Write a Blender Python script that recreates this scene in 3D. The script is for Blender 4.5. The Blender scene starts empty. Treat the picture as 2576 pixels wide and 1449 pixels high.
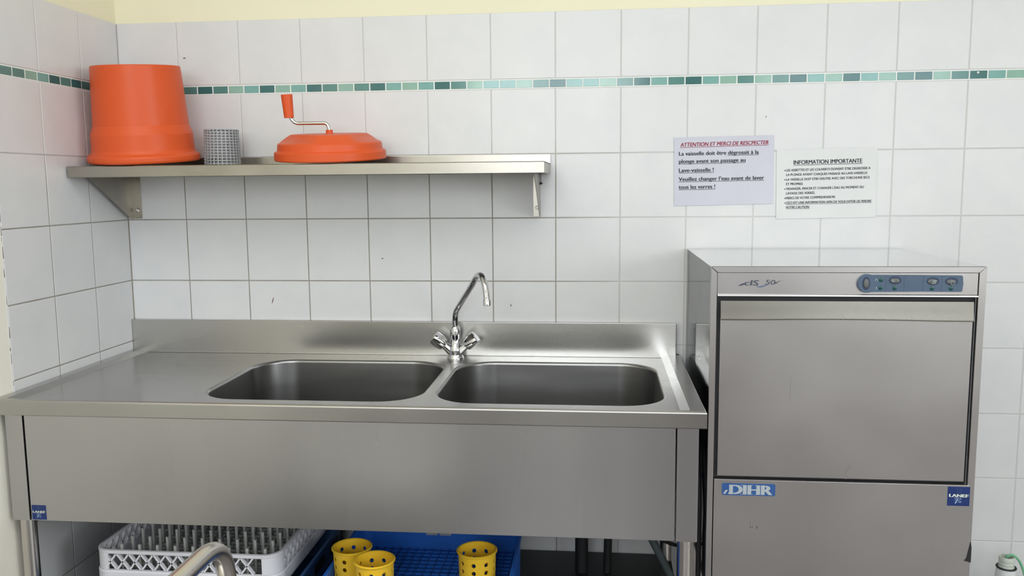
import bpy, bmesh, math, random
from mathutils import Vector, Matrix, noise
sc = bpy.context.scene
COL = sc.collection
PI = math.pi

# ------------------------------------------------------------------ camera
cam_d = bpy.data.cameras.new('camera'); cam = bpy.data.objects.new('camera', cam_d); COL.objects.link(cam)
cam_d.sensor_fit = 'HORIZONTAL'; cam_d.sensor_width = 36.0
cam_d.lens = 36.0 * 2154.14 / 2576.0
cam_d.clip_start = 0.02; cam_d.clip_end = 100
YAW, PITCH, ROLL = -0.1012, -0.1214, -0.0087
fw = Vector((math.sin(YAW)*math.cos(PITCH), math.cos(YAW)*math.cos(PITCH), math.sin(PITCH)))
rt = Vector((math.cos(YAW), -math.sin(YAW), 0)); up = rt.cross(fw)
rt2 = math.cos(ROLL)*rt + math.sin(ROLL)*up; up2 = -math.sin(ROLL)*rt + math.cos(ROLL)*up
cam.matrix_world = Matrix(((rt2.x, up2.x, -fw.x, 1.5321), (rt2.y, up2.y, -fw.y, -2.6706), (rt2.z, up2.z, -fw.z, 1.4179), (0, 0, 0, 1)))
sc.camera = cam

# ------------------------------------------------------------------ light, sky, exposure
world = bpy.data.worlds.new('World'); sc.world = world; world.use_nodes = True
bg = world.node_tree.nodes['Background']; bg.inputs[0].default_value = (0.80, 0.90, 1.0, 1); bg.inputs[1].default_value = 1.2
def area(name, loc, rot, sx, sy, power, col=(1, 1, 1)):
    d = bpy.data.lights.new(name, 'AREA'); d.shape = 'RECTANGLE'; d.size = sx; d.size_y = sy; d.energy = power; d.color = col
    o = bpy.data.objects.new(name, d); COL.objects.link(o); o.location = loc; o.rotation_euler = rot
    return o
RX0, RX1, RY0, RH = 0.0, 5.2, -5.0, 2.85           # room
WINS = [(0.35, 1.95), (2.85, 4.65)]                # openings in the rear wall (x ranges)
WZ0, WZ1 = 1.40, 2.65
WR_Y0, WR_Y1, WR_Z0, WR_Z1 = -4.3, -2.6, 1.00, 2.60   # opening in the right wall
DAY = (0.90, 0.945, 1.0)
for (a, b), pw in zip(WINS, (33, 18)):
    area('window_daylight', ((a+b)/2, RY0-0.13, (WZ0+WZ1)/2), (PI/2, 0, 0), b-a, WZ1-WZ0, pw, DAY)
area('window_daylight', (RX1+0.13, (WR_Y0+WR_Y1)/2, (WR_Z0+WR_Z1)/2), (PI/2, 0, PI/2), WR_Y1-WR_Y0, WR_Z1-WR_Z0, 60, DAY)
area('ceiling_light', (1.35, -2.4, RH-0.06), (0, 0, 0), 2.5, 1.8, 38, (0.925, 0.955, 1.0))
sc.view_settings.view_transform = 'Standard'; sc.view_settings.look = 'None'
sc.view_settings.exposure = 0.27; sc.view_settings.gamma = 1.0; sc.view_settings.use_curve_mapping = False

# ------------------------------------------------------------------ materials
def mat(name, base=(0.8, 0.8, 0.8), rough=0.5, metal=0.0, **kw):
    m = bpy.data.materials.new(name); m.use_nodes = True
    nt = m.node_tree; p = nt.nodes['Principled BSDF']
    p.inputs['Base Color'].default_value = (*base, 1); p.inputs['Roughness'].default_value = rough; p.inputs['Metallic'].default_value = metal
    for k, v in kw.items():
        p.inputs[k.replace('_', ' ')].default_value = v
    return m
def N(m, t, **kw):
    n = m.node_tree.nodes.new(t)
    for k, v in kw.items(): setattr(n, k, v)
    return n
def L(m, a, b): m.node_tree.links.new(a, b)
def noisy(m, c1, c2, scale=5.0, stretch=(1, 1, 1), detail=4, bump=0.0, bscale=None, rough=None, lo=0.15, hi=0.85, bdist=0.01):
    """colour mottling, optional roughness range and optional bump, all from object-space noise"""
    p = m.node_tree.nodes['Principled BSDF']
    tc = N(m, 'ShaderNodeTexCoord'); mp = N(m, 'ShaderNodeMapping'); mp.inputs['Scale'].default_value = stretch
    L(m, tc.outputs['Object'], mp.inputs['Vector'])
    nz = N(m, 'ShaderNodeTexNoise'); nz.inputs['Scale'].default_value = scale; nz.inputs['Detail'].default_value = detail
    L(m, mp.outputs[0], nz.inputs['Vector'])
    r = N(m, 'ShaderNodeValToRGB'); r.color_ramp.elements[0].position = lo; r.color_ramp.elements[1].position = hi
    r.color_ramp.elements[0].color = (*c1, 1); r.color_ramp.elements[1].color = (*c2, 1)
    L(m, nz.outputs[0], r.inputs[0]); L(m, r.outputs[0], p.inputs['Base Color'])
    if rough:
        mr = N(m, 'ShaderNodeMapRange'); mr.inputs[1].default_value = 0.1; mr.inputs[2].default_value = 0.9
        mr.inputs[3].default_value = rough[0]; mr.inputs[4].default_value = rough[1]
        L(m, nz.outputs[0], mr.inputs[0]); L(m, mr.outputs[0], p.inputs['Roughness'])
    if bump:
        n2 = N(m, 'ShaderNodeTexNoise'); n2.inputs['Scale'].default_value = bscale or scale; n2.inputs['Detail'].default_value = 3
        L(m, mp.outputs[0], n2.inputs['Vector'])
        b = N(m, 'ShaderNodeBump'); b.inputs['Strength'].default_value = bump; b.inputs['Distance'].default_value = bdist
        L(m, n2.outputs[0], b.inputs['Height']); L(m, b.outputs[0], p.inputs['Normal'])
    return m
M = {}
M['tile'] = noisy(mat('glazed_white_tile', rough=0.3, Specular_IOR_Level=0.45), (0.635, 0.64, 0.645), (0.705, 0.70, 0.69), 9, detail=5, bump=0.25, bscale=14, bdist=0.006)
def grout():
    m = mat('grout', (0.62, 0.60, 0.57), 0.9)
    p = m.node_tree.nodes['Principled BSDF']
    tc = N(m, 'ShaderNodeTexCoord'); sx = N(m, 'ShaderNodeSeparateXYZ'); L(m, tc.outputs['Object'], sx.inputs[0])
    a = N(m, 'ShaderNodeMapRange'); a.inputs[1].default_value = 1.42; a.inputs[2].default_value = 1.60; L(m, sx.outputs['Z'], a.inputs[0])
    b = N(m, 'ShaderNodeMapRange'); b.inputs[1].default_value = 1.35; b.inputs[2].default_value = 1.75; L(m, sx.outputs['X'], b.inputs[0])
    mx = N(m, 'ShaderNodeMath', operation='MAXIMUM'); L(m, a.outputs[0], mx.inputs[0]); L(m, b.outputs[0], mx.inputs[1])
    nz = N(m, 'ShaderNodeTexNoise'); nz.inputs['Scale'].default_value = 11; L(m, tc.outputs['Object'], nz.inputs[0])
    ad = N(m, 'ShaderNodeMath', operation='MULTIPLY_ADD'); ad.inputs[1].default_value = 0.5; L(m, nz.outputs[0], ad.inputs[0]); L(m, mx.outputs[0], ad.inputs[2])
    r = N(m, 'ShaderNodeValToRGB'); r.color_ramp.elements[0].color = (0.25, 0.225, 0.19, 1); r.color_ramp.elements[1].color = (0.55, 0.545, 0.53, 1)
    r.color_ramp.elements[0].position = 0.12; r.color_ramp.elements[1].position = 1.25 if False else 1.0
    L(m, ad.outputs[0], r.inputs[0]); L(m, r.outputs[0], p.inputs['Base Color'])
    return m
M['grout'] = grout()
M['mosaic_grout'] = mat('mosaic_grout', (0.80, 0.81, 0.78), 0.8)
for k, c in (('mosL', (0.245, 0.42, 0.345)), ('mosT', (0.175, 0.375, 0.345)), ('mosM', (0.085, 0.225, 0.205)), ('mosD', (0.032, 0.135, 0.135))):
    M[k] = noisy(mat('glass_mosaic_'+{'L': 'pale', 'T': 'turquoise', 'M': 'mid', 'D': 'dark'}[k[3]], c, 0.12, Specular_IOR_Level=0.6), tuple(x*0.92 for x in c), tuple(x*1.08 for x in c), 30)
M['cream'] = noisy(mat('cream_wall_paint', rough=0.75), (0.80, 0.765, 0.56), (0.83, 0.795, 0.59), 3, bump=0.12, bscale=90, bdist=0.002)
M['cream2'] = noisy(mat('pale_cream_paint', rough=0.7), (0.82, 0.785, 0.68), (0.85, 0.815, 0.71), 4, bump=0.12, bscale=70, bdist=0.002)
M['white_paint'] = noisy(mat('white_paint', rough=0.7), (0.80, 0.79, 0.76), (0.83, 0.82, 0.80), 2)
M['floor'] = noisy(mat('floor_tile', rough=0.35), (0.15, 0.135, 0.13), (0.20, 0.185, 0.18), 6)
def steel(name, c1, c2, rough, stretch, scale=3.0, aniso=0.0, bump=0.02, rot=0.0):
    m = noisy(mat(name, metal=1.0), c1, c2, scale, stretch=stretch, detail=2, rough=rough)
    p = m.node_tree.nodes['Principled BSDF']
    if aniso: p.inputs['Anisotropic'].default_value = aniso; p.inputs['Anisotropic Rotation'].default_value = rot
    return m
M['steel'] = steel('brushed_stainless_steel', (0.52, 0.51, 0.485), (0.58, 0.57, 0.545), (0.24, 0.31), (1, 1, 5))
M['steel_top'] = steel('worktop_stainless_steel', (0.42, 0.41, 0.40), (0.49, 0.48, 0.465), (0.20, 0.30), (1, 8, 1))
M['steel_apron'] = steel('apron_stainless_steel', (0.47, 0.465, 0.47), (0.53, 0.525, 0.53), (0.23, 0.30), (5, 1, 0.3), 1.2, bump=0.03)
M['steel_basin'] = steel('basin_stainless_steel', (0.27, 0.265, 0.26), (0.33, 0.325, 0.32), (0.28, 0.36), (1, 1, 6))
M['steel_door'] = steel('worn_stainless_steel', (0.47, 0.45, 0.445), (0.55, 0.53, 0.525), (0.27, 0.36), (1, 1, 1), 4.0, bump=0.03)
M['steel_mirror'] = steel('polished_stainless_steel', (0.60, 0.61, 0.615), (0.64, 0.65, 0.655), (0.04, 0.08), (1, 1, 1), 1.5, bump=0.015)
M['steel_side'] = steel('glossy_side_steel', (0.80, 0.81, 0.82), (0.84, 0.85, 0.86), (0.05, 0.09), (1, 1, 1), 1.5)
M['steel_shelf'] = steel('shelf_stainless_steel', (0.32, 0.30, 0.262), (0.41, 0.385, 0.335), (0.22, 0.34), (1, 1, 1), 7, bump=0.03)
M['steel_tube'] = steel('satin_steel_tube', (0.60, 0.57, 0.53), (0.68, 0.65, 0.61), (0.20, 0.27), (1, 1, 1), 6, bump=0.01)
M['steel_dark'] = mat('dark_steel', (0.055, 0.055, 0.058), 0.5, 0.6)
M['chrome'] = noisy(mat('chrome', metal=1.0), (0.60, 0.60, 0.62), (0.66, 0.66, 0.67), 12, rough=(0.04, 0.09))
M['rubber'] = noisy(mat('black_rubber', rough=0.6), (0.008, 0.008, 0.010), (0.016, 0.016, 0.018), 20)
M['orange'] = noisy(mat('orange_plastic', rough=0.33, Specular_IOR_Level=0.32), (0.62, 0.085, 0.018), (0.67, 0.096, 0.021), 5, rough=(0.36, 0.44))
M['grey_plastic'] = noisy(mat('grey_plastic', rough=0.45), (0.33, 0.355, 0.365), (0.38, 0.40, 0.41), 20)
M['yellow'] = noisy(mat('yellow_plastic', rough=0.38), (0.88, 0.54, 0.025), (0.92, 0.59, 0.04), 12)
M['blue'] = noisy(mat('blue_plastic', rough=0.4), (0.014, 0.12, 0.52), (0.022, 0.15, 0.62), 9)
M['navy'] = noisy(mat('dark_blue_plastic', rough=0.45), (0.035, 0.11, 0.28), (0.05, 0.14, 0.34), 9)
M['rack_white'] = noisy(mat('white_rack_plastic', rough=0.4), (0.66, 0.66, 0.70), (0.72, 0.72, 0.75), 12)
M['peg'] = noisy(mat('grey_peg_plastic', rough=0.45), (0.42, 0.42, 0.40), (0.52, 0.52, 0.49), 25)
M['paper'] = noisy(mat('white_paper', rough=0.85), (0.66, 0.665, 0.66), (0.70, 0.705, 0.70), 12, bump=0.15, bscale=9, bdist=0.003)
M['paper_blue'] = noisy(mat('bluish_paper', rough=0.8), (0.55, 0.55, 0.62), (0.59, 0.59, 0.66), 12, bump=0.15, bscale=9, bdist=0.003)
M['ink'] = mat('black_ink', (0.016, 0.016, 0.03), 0.8)
M['ink_red'] = mat('dark_red_ink', (0.30, 0.012, 0.04), 0.8)
M['panel_blue'] = noisy(mat('blue_control_panel', rough=0.4), (0.058, 0.092, 0.145), (0.070, 0.108, 0.168), 14)
M['panel_dark'] = mat('dark_blue_recess', (0.022, 0.04, 0.085), 0.5)
M['button'] = noisy(mat('grey_button', rough=0.4), (0.085, 0.092, 0.092), (0.115, 0.122, 0.122), 60)
M['lens'] = mat('dark_green_lens', (0.008, 0.06, 0.062), 0.25)
M['mark_light'] = mat('pale_symbol_print', (0.42, 0.50, 0.50), 0.5)
M['sticker_blue'] = noisy(mat('blue_sticker', rough=0.35), (0.006, 0.024, 0.120), (0.009, 0.030, 0.145), 40)
M['badge_blue'] = noisy(mat('faded_blue_badge', rough=0.35), (0.022, 0.08, 0.25), (0.032, 0.10, 0.29), 40)
M['sticker_cream'] = mat('cream_print', (0.62, 0.66, 0.56), 0.5)
M['sticker_pale'] = mat('pale_blue_print', (0.36, 0.50, 0.66), 0.5)
M['badge_grey'] = mat('silver_print', (0.40, 0.44, 0.46), 0.4)
M['logo_ink'] = mat('worn_dark_print', (0.055, 0.06, 0.085), 0.5)
M['logo_swoosh'] = mat('worn_blue_print', (0.115, 0.14, 0.22), 0.5)
M['bottle'] = mat('white_bottle_plastic', (0.70, 0.72, 0.71), 0.4)
M['neck'] = mat('milky_neck_plastic', (0.56, 0.60, 0.53), 0.35)
M['green_tube'] = mat('green_tube', (0.16, 0.44, 0.25), 0.3)
M['hose'] = mat('grey_green_hose', (0.075, 0.10, 0.105), 0.5)
M['stain'] = mat('brown_grime', (0.16, 0.08, 0.06), 0.8)
M['smudge'] = mat('dark_smudge', (0.10, 0.095, 0.085), 0.7)
M['alu'] = mat('painted_window_frame', (0.75, 0.74, 0.72), 0.5)

# ------------------------------------------------------------------ mesh helpers
def link(name, bm, m=None, parent=None, smooth=None, loc=None):
    me = bpy.data.meshes.new(name)
    bmesh.ops.recalc_face_normals(bm, faces=bm.faces)
    bm.to_mesh(me); bm.free()
    ms = m if isinstance(m, (list, tuple)) else [m]
    for x in ms: me.materials.append(M[x] if isinstance(x, str) else x)
    if smooth is not None:
        for p in me.polygons: p.use_smooth = True
        me.set_sharp_from_angle(angle=math.radians(smooth))
    o = bpy.data.objects.new(name, me); COL.objects.link(o)
    if smooth is not None and smooth <= 35:
        w = o.modifiers.new('weighted_normal', 'WEIGHTED_NORMAL'); w.keep_sharp = True; w.weight = 80
    if parent: o.parent = parent
    if loc: o.location = loc
    return o
def empty(name, loc=(0, 0, 0)):
    o = bpy.data.objects.new(name, None); COL.objects.link(o); o.empty_display_size = 0.05; o.location = loc
    return o
def tag(o, label, cat, group=None, kind=None):
    if label: o['label'] = label
    if cat: o['category'] = cat
    if group: o['group'] = group
    if kind: o['kind'] = kind
    return o
def box(bm, x0, x1, y0, y1, z0, z1, bev=0.0, mi=0, seg=2):
    t = bmesh.new(); bmesh.ops.create_cube(t, size=1)
    for v in t.verts:
        v.co = Vector(((x0+x1)/2+v.co.x*(x1-x0), (y0+y1)/2+v.co.y*(y1-y0), (z0+z1)/2+v.co.z*(z1-z0)))
    if bev > 0: bmesh.ops.bevel(t, geom=list(t.edges), offset=bev, segments=seg, profile=0.5, affect='EDGES')
    merge(bm, t, mi)
def merge(bm, t, mi=0, mtx=None):
    mp = {}
    for v in t.verts:
        mp[v] = bm.verts.new(mtx @ v.co if mtx else v.co)
    for f in t.faces:
        try:
            g = bm.faces.new([mp[v] for v in f.verts]); g.material_index = mi if mi is not None else f.material_index; g.smooth = f.smooth
        except ValueError: pass
    t.free()
def loft(bm, loops, cap0=False, cap1=False, closed=True, mi=0):
    rings = [[bm.verts.new(p) for p in lp] for lp in loops]
    n = len(rings[0])
    for a, b in zip(rings, rings[1:]):
        for i in range(n if closed else n-1):
            j = (i+1) % n
            f = bm.faces.new((a[i], a[j], b[j], b[i])); f.material_index = mi
    if cap0: f = bm.faces.new(rings[0]); f.material_index = mi
    if cap1: f = bm.faces.new(list(reversed(rings[-1]))); f.material_index = mi
    return rings
def circle(cx, cy, z, r, n=32, ph=0):
    return [Vector((cx+r*math.cos(ph+2*PI*i/n), cy+r*math.sin(ph+2*PI*i/n), z)) for i in range(n)]
def lathe(bm, prof, n=48, cx=0, cy=0, cap0=True, cap1=True, mi=0, mtx=None):
    loops = [circle(cx, cy, z, max(r, 1e-4), n) for r, z in prof]
    if mtx: loops = [[mtx @ p for p in lp] for lp in loops]
    loft(bm, loops, cap0, cap1, mi=mi)
def rrect(x0, x1, y0, y1, r, z=0, seg=8):
    pts = []
    for cx, cy, a in ((x1-r, y1-r, 0), (x0+r, y1-r, PI/2), (x0+r, y0+r, PI), (x1-r, y0+r, 1.5*PI)):
        for i in range(seg+1):
            t = a+PI/2*i/seg; pts.append(Vector((cx+r*math.cos(t), cy+r*math.sin(t), z)))
    return pts
def smooth_path(pts, rad, seg=8):
    """round the inner corners of a polyline"""
    pts = [Vector(p) for p in pts]; out = [pts[0]]
    for i in range(1, len(pts)-1):
        r = rad[i-1] if isinstance(rad, (list, tuple)) else rad
        a = (pts[i-1]-pts[i]).normalized(); b = (pts[i+1]-pts[i]).normalized()
        ang = a.angle(b); d = min(r/math.tan(ang/2), 0.49*(pts[i-1]-pts[i]).length, 0.49*(pts[i+1]-pts[i]).length) if ang < PI-0.01 else 0
        p0, p1 = pts[i]+a*d, pts[i]+b*d
        for k in range(seg+1):
            t = k/seg; out.append((1-t)**2*p0+2*t*(1-t)*pts[i]+t*t*p1)
    out.append(pts[-1]); return out
def tube(bm, path, r, n=16, cap=True, mi=0):
    path = [Vector(p) for p in path]; loops = []
    T = [(path[min(i+1, len(path)-1)]-path[max(i-1, 0)]).normalized() for i in range(len(path))]
    ref = Vector((0, 0, 1)) if abs(T[0].z) < 0.9 else Vector((1, 0, 0))
    u = T[0].cross(ref).normalized()
    for i, p in enumerate(path):
        u = (u-T[i]*u.dot(T[i])).normalized(); v = T[i].cross(u)
        rr = r[i] if isinstance(r, (list, tuple)) else r
        loops.append([p+rr*(math.cos(2*PI*k/n)*u+math.sin(2*PI*k/n)*v) for k in range(n)])
    loft(bm, loops, cap, cap, mi=mi)
def prism(bm, poly, axis, a, b, mi=0):
    """extrude a 2-D polygon: axis 'y' -> poly=(x,z); axis 'x' -> poly=(y,z); axis 'z' -> poly=(x,y)"""
    f = {'y': lambda p, t: Vector((p[0], t, p[1])), 'x': lambda p, t: Vector((t, p[0], p[1])), 'z': lambda p, t: Vector((p[0], p[1], t))}[axis]
    loft(bm, [[f(p, a) for p in poly], [f(p, b) for p in poly]], True, True, mi=mi)
def sheet(bm, outer, holes, z):
    """planar face with holes (xy polygons) at height z via triangle fill"""
    t = bmesh.new(); es = []
    for lp in [outer]+holes:
        vs = [t.verts.new((p[0], p[1], z)) for p in lp]
        for i in range(len(vs)): es.append(t.edges.new((vs[i], vs[(i+1) % len(vs)])))
    bmesh.ops.triangle_fill(t, use_beauty=True, use_dissolve=False, edges=es)
    merge(bm, t, 0)

# ---- lettering
_fc = {}
def glyphs(s, bold=0.0, shear=0.0):
    c = bpy.data.curves.new('t', 'FONT'); c.body = s; c.size = 1.0; c.offset = bold; c.shear = shear; c.resolution_u = 4
    o = bpy.data.objects.new('t', c); COL.objects.link(o)
    me = bpy.data.meshes.new_from_object(o.evaluated_get(bpy.context.evaluated_depsgraph_get()))
    vs = [v.co.copy() for v in me.vertices]; fs = [tuple(p.vertices) for p in me.polygons]
    bpy.data.objects.remove(o); bpy.data.curves.remove(c); bpy.data.meshes.remove(me)
    return vs, fs
CAP = max(v.y for v in glyphs('H')[0])
def letter(bm, s, P0, P1, cap, up=Vector((0, 0, 1)), nrm=Vector((0, -1, 0)), bold=0.012, shear=0.0, mi=0, lift=0.0, underline=None):
    """write s so that it spans P0..P1 on its baseline, capital height cap"""
    P0 = Vector(P0); P1 = Vector(P1); vs, fs = glyphs(s, 0.0, shear)
    xs = [v.x for v in vs]; x0, x1 = min(xs)-bold, max(xs)+bold; d = (P1-P0); w = d.length; e = d.normalized()
    upv = (up-e*up.dot(e)).normalized()
    offs = [(0, 0)] if bold <= 0 else ([(-bold, 0), (bold, 0)] if bold < 0.03 else [(-bold, 0), (-bold*0.33, 0), (bold*0.33, 0), (bold, 0)])
    for n_, (ox, oy) in enumerate(offs):
        nv = [bm.verts.new(P0+e*((v.x+ox-x0)/(x1-x0)*w)+upv*((v.y+oy)/CAP*cap)+nrm*(lift+n_*0.00012)) for v in vs]
        for f in fs:
            try: g = bm.faces.new([nv[i] for i in f]); g.material_index = mi
            except ValueError: pass
    if underline:
        u0, u1, dz, th = underline
        q = [P0+e*(w*a)+upv*b+nrm*(lift-0.0001) for a, b in ((u0, -dz), (u1, -dz), (u1, -dz-th), (u0, -dz-th))]
        g = bm.faces.new([bm.verts.new(x) for x in q]); g.material_index = mi
def flat(bm, poly, y, mi=0):
    """flat polygon (x,z) facing the room at depth y"""
    f = bm.faces.new([bm.verts.new((p[0], y, p[1])) for p in poly]); f.material_index = mi
def ellipse(cx, cz, rx, rz, n=24, rot=0):
    return [(cx+rx*math.cos(2*PI*i/n)*math.cos(rot)-rz*math.sin(2*PI*i/n)*math.sin(rot), cz+rx*math.cos(2*PI*i/n)*math.sin(rot)+rz*math.sin(2*PI*i/n)*math.cos(rot)) for i in range(n)]

# ------------------------------------------------------------------ the room
COLX = [0.0]+[0.2*k-d/807 for k, d in zip(range(1, 18), (1.2, 0, -1.2, -2.3, -1.8, -0.7, 0.6, 1.8, 1.8, 1.0, 0.8, -0.5, -2.3, -3.5, -4, -4, -4))]
ROWZ = [1.11-0.2*5.0, 0.3060, 0.5080, 0.7100, 0.9120, 1.1115, 1.3110, 1.5080, 1.7065]
ROWZ = [0.108]+ROWZ[1:]
MZ0, MZ1, TOPZ = 1.7065, 1.7350, 1.9335
GAP = 0.0034
def slab(bm, a0, a1, z0, z1, put, mi, bev=0.0012, th=0.0022):
    """one tile: bevelled edge ring + face; put(a, out, z) maps to the wall"""
    lo = [put(a, 0, z) for a, z in ((a0, z0), (a1, z0), (a1, z1), (a0, z1))]
    md = [put(a, th-bev*0.6, z) for a, z in ((a0, z0), (a1, z0), (a1, z1), (a0, z1))]
    b = bev
    hi = [put(a, th, z) for a, z in ((a0+b, z0+b), (a1-b, z0+b), (a1-b, z1-b), (a0+b, z1-b))]
    loft(bm, [lo, md, hi], False, True, mi=mi)
SEQ_BACK = 'MTLDMDGDMLTDLTDMLMDTLTDMLTTLMDTTLMDTMDTLMLMDTLDTLMDLMDTLMTLDTMLDTMD'
SEQ_BACK = 'MTDLM' + 'GDMLTD' + 'LTDMLMDTLTDMLTTLMDTTLMDTMDTLMLMDTLDTLMDLMDTL' + 'MTLDTMLDTMDTLMDTLM'
SEQ_LEFT = 'TLMTDDMDTLMMT'
def tiled(bm, cols, put, seq, mosaic_n, m0=0.0044):
    g = GAP/2
    rows = list(zip(ROWZ, ROWZ[1:]))+[(MZ1, TOPZ+g)]
    for z0, z1 in [(0.0, ROWZ[0])]+rows:
        for a, b in zip(cols, cols[1:]):
            slab(bm, a+g, b-g, z0+g, z1-g, put, 1)
    amax = cols[-1]
    loft(bm, [[put(a, 0.0012, z) for a, z in ((0, MZ0), (amax, MZ0), (amax, MZ1), (0, MZ1))]]*1+[[put(a, 0.0014, z) for a, z in ((0, MZ0), (amax, MZ0), (amax, MZ1), (0, MZ1))]], False, True, mi=2)
    idx = {'L': 3, 'T': 4, 'M': 5, 'D': 6, 'G': 5}
    for k in range(mosaic_n):
        a0 = m0+0.051*k-0.051+0.0016; a1 = a0+0.0510-0.0036
        a0 = max(a0, 0.002); a1 = min(a1, amax-0.001)
        if a1-a0 < 0.005: continue
        slab(bm, a0, a1, MZ0+0.0030, MZ1-0.0030, put, idx[seq[k % len(seq)]], bev=0.0006, th=0.0021)
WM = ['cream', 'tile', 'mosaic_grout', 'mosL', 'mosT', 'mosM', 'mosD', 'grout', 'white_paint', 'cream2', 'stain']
# back wall: masonry box, grout sheet, tiles, mosaic
bm = bmesh.new()
box(bm, -0.15, RX1+0.15, 0.003, 0.15, 0, RH)
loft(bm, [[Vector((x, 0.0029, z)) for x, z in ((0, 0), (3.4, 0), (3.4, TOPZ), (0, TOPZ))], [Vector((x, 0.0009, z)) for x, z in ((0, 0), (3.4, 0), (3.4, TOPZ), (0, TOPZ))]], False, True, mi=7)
tiled(bm, COLX, lambda a, o, z: Vector((a, 0.0022-o, z)), SEQ_BACK, 67)
t = bmesh.new(); bmesh.ops.create_uvsphere(t, u_segments=12, v_segments=6, radius=0.0035); merge(bm, t, 2, Matrix.Translation((2.6285, 0.0, 1.7265)))
for (x, z, w, h, a) in ((0.478, 1.105-0.058, 0.0015, 0.011, -0.3), (0.2215, 1.822, 0.005, 0.0018, 0.1), (0.846, 1.184, 0.003, 0.002, 0), (1.257, 1.035, 0.0016, 0.004, 0.2), (2.03, 1.61, 0.0018, 0.0018, 0)):
    flat(bm, ellipse(x, z, w, h, 8, a), -0.0006, 10)
o = link('wall_back', bm, WM); tag(o, None, None, kind='structure')
# left wall
LY = [0.0, 0.2054, 0.4054, 0.6033]
bm = bmesh.new()
box(bm, -0.15, -0.003, RY0-0.15, 0.0029, 0, RH)
# plain painted part nearer the camera
box(bm, -0.0029, -0.0008, RY0, -0.6085, 0, TOPZ+0.02, mi=9)
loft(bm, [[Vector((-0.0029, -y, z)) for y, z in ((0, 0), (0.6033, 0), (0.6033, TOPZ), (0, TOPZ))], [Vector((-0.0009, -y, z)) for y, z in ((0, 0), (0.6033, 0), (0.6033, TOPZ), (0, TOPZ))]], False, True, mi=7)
tiled(bm, LY, lambda a, o, z: Vector((-0.0022+o, -a, z)), SEQ_LEFT, 13)
# rough mortar edge of the tiling, chipped and stained
rnd = random.Random(4)
box(bm, -0.0029, -0.0002, -0.6080, -0.6018, 0, TOPZ, mi=8)
z = 0.9
while z < 1.9:
    h = rnd.uniform(0.006, 0.035); 
    if rnd.random() < 0.75:
        y = -0.6025-rnd.uniform(0, 0.004); w = rnd.uniform(0.0006, 0.0018)
        f = bm.faces.new([bm.verts.new((0.0002, yy, zz)) for yy, zz in ((y-w, z), (y+w, z), (y+w*0.6, z+h), (y-w*0.5, z+h))]); f.material_index = 10
    z += h+rnd.uniform(0.002, 0.03)
o = link('wall_left', bm, WM); tag(o, None, None, kind='structure')
bm = bmesh.new()
box(bm, RX1, RX1+0.15, RY0-0.15, 0.15, 0, WR_Z0); box(bm, RX1, RX1+0.15, RY0-0.15, 0.15, WR_Z1, RH)
box(bm, RX1, RX1+0.15, RY0-0.15, WR_Y0, WR_Z0, WR_Z1); box(bm, RX1, RX1+0.15, WR_Y1, 0.15, WR_Z0, WR_Z1)
tag(link('wall_right', bm, 'cream2'), None, None, kind='structure')
# rear wall (behind the camera) with two openings
bm = bmesh.new()
xs = [RX0]+[v for w in WINS for v in w]+[RX1]
box(bm, RX0-0.15, RX1+0.15, RY0-0.15, RY0, 0, 1.3); box(bm, RX0-0.15, RX1+0.15, RY0-0.15, RY0, 1.3, WZ0, mi=1); box(bm, RX0-0.15, RX1+0.15, RY0-0.15, RY0, WZ1, RH, mi=1)
for a, b in ((xs[0]-0.15, xs[1]), (xs[2], xs[3]), (xs[4], xs[5]+0.15)): box(bm, a, b, RY0-0.15, RY0, WZ0, WZ1, mi=1)
tag(link('wall_rear', bm, ['white_paint', 'cream']), None, None, kind='structure')
for i, (a, b) in enumerate(WINS):
    bm = bmesh.new(); t_ = 0.05; y0, y1 = RY0-0.10, RY0-0.05
    for x in (a, (a+b)/2-t_/2, b-t_): box(bm, x, x+t_, y0, y1, WZ0, WZ1)
    for z in (WZ0, WZ1-t_): box(bm, a, b, y0, y1, z, z+t_)
    tag(link('window_%d' % (i+1), bm, 'alu'), None, None, kind='structure')
bm = bmesh.new(); t_ = 0.05; x0, x1 = RX1+0.05, RX1+0.10
for y in (WR_Y0, (WR_Y0+WR_Y1)/2-t_/2, WR_Y1-t_): box(bm, x0, x1, y, y+t_, WR_Z0, WR_Z1)
for z in (WR_Z0, WR_Z1-t_): box(bm, x0, x1, WR_Y0, WR_Y1, z, z+t_)
tag(link('window_3', bm, 'alu'), None, None, kind='structure')
bm = bmesh.new(); box(bm, 2.05, 2.78, RY0+0.001, RY0+0.045, 0, 2.08, 0.004)
for z0, z1 in ((0.15, 0.95), (1.10, 1.95)): box(bm, 2.17, 2.66, RY0+0.045, RY0+0.052, z0, z1, 0.004)
tag(link('reflection_door', bm, mat('reflection_door_dark', (0.12, 0.10, 0.09), 0.5), smooth=30), None, None, kind='structure')  # unseen door, added to put a dark band into the steel reflections
bm = bmesh.new(); box(bm, RX0-0.15, RX1+0.15, RY0-0.15, 0.15, -0.1, 0); tag(link('floor', bm, 'floor'), None, None, kind='structure')
bm = bmesh.new(); box(bm, RX0-0.15, RX1+0.15, RY0-0.15, 0.15, RH, RH+0.1); tag(link('ceiling', bm, 'white_paint'), None, None, kind='structure')

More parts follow.
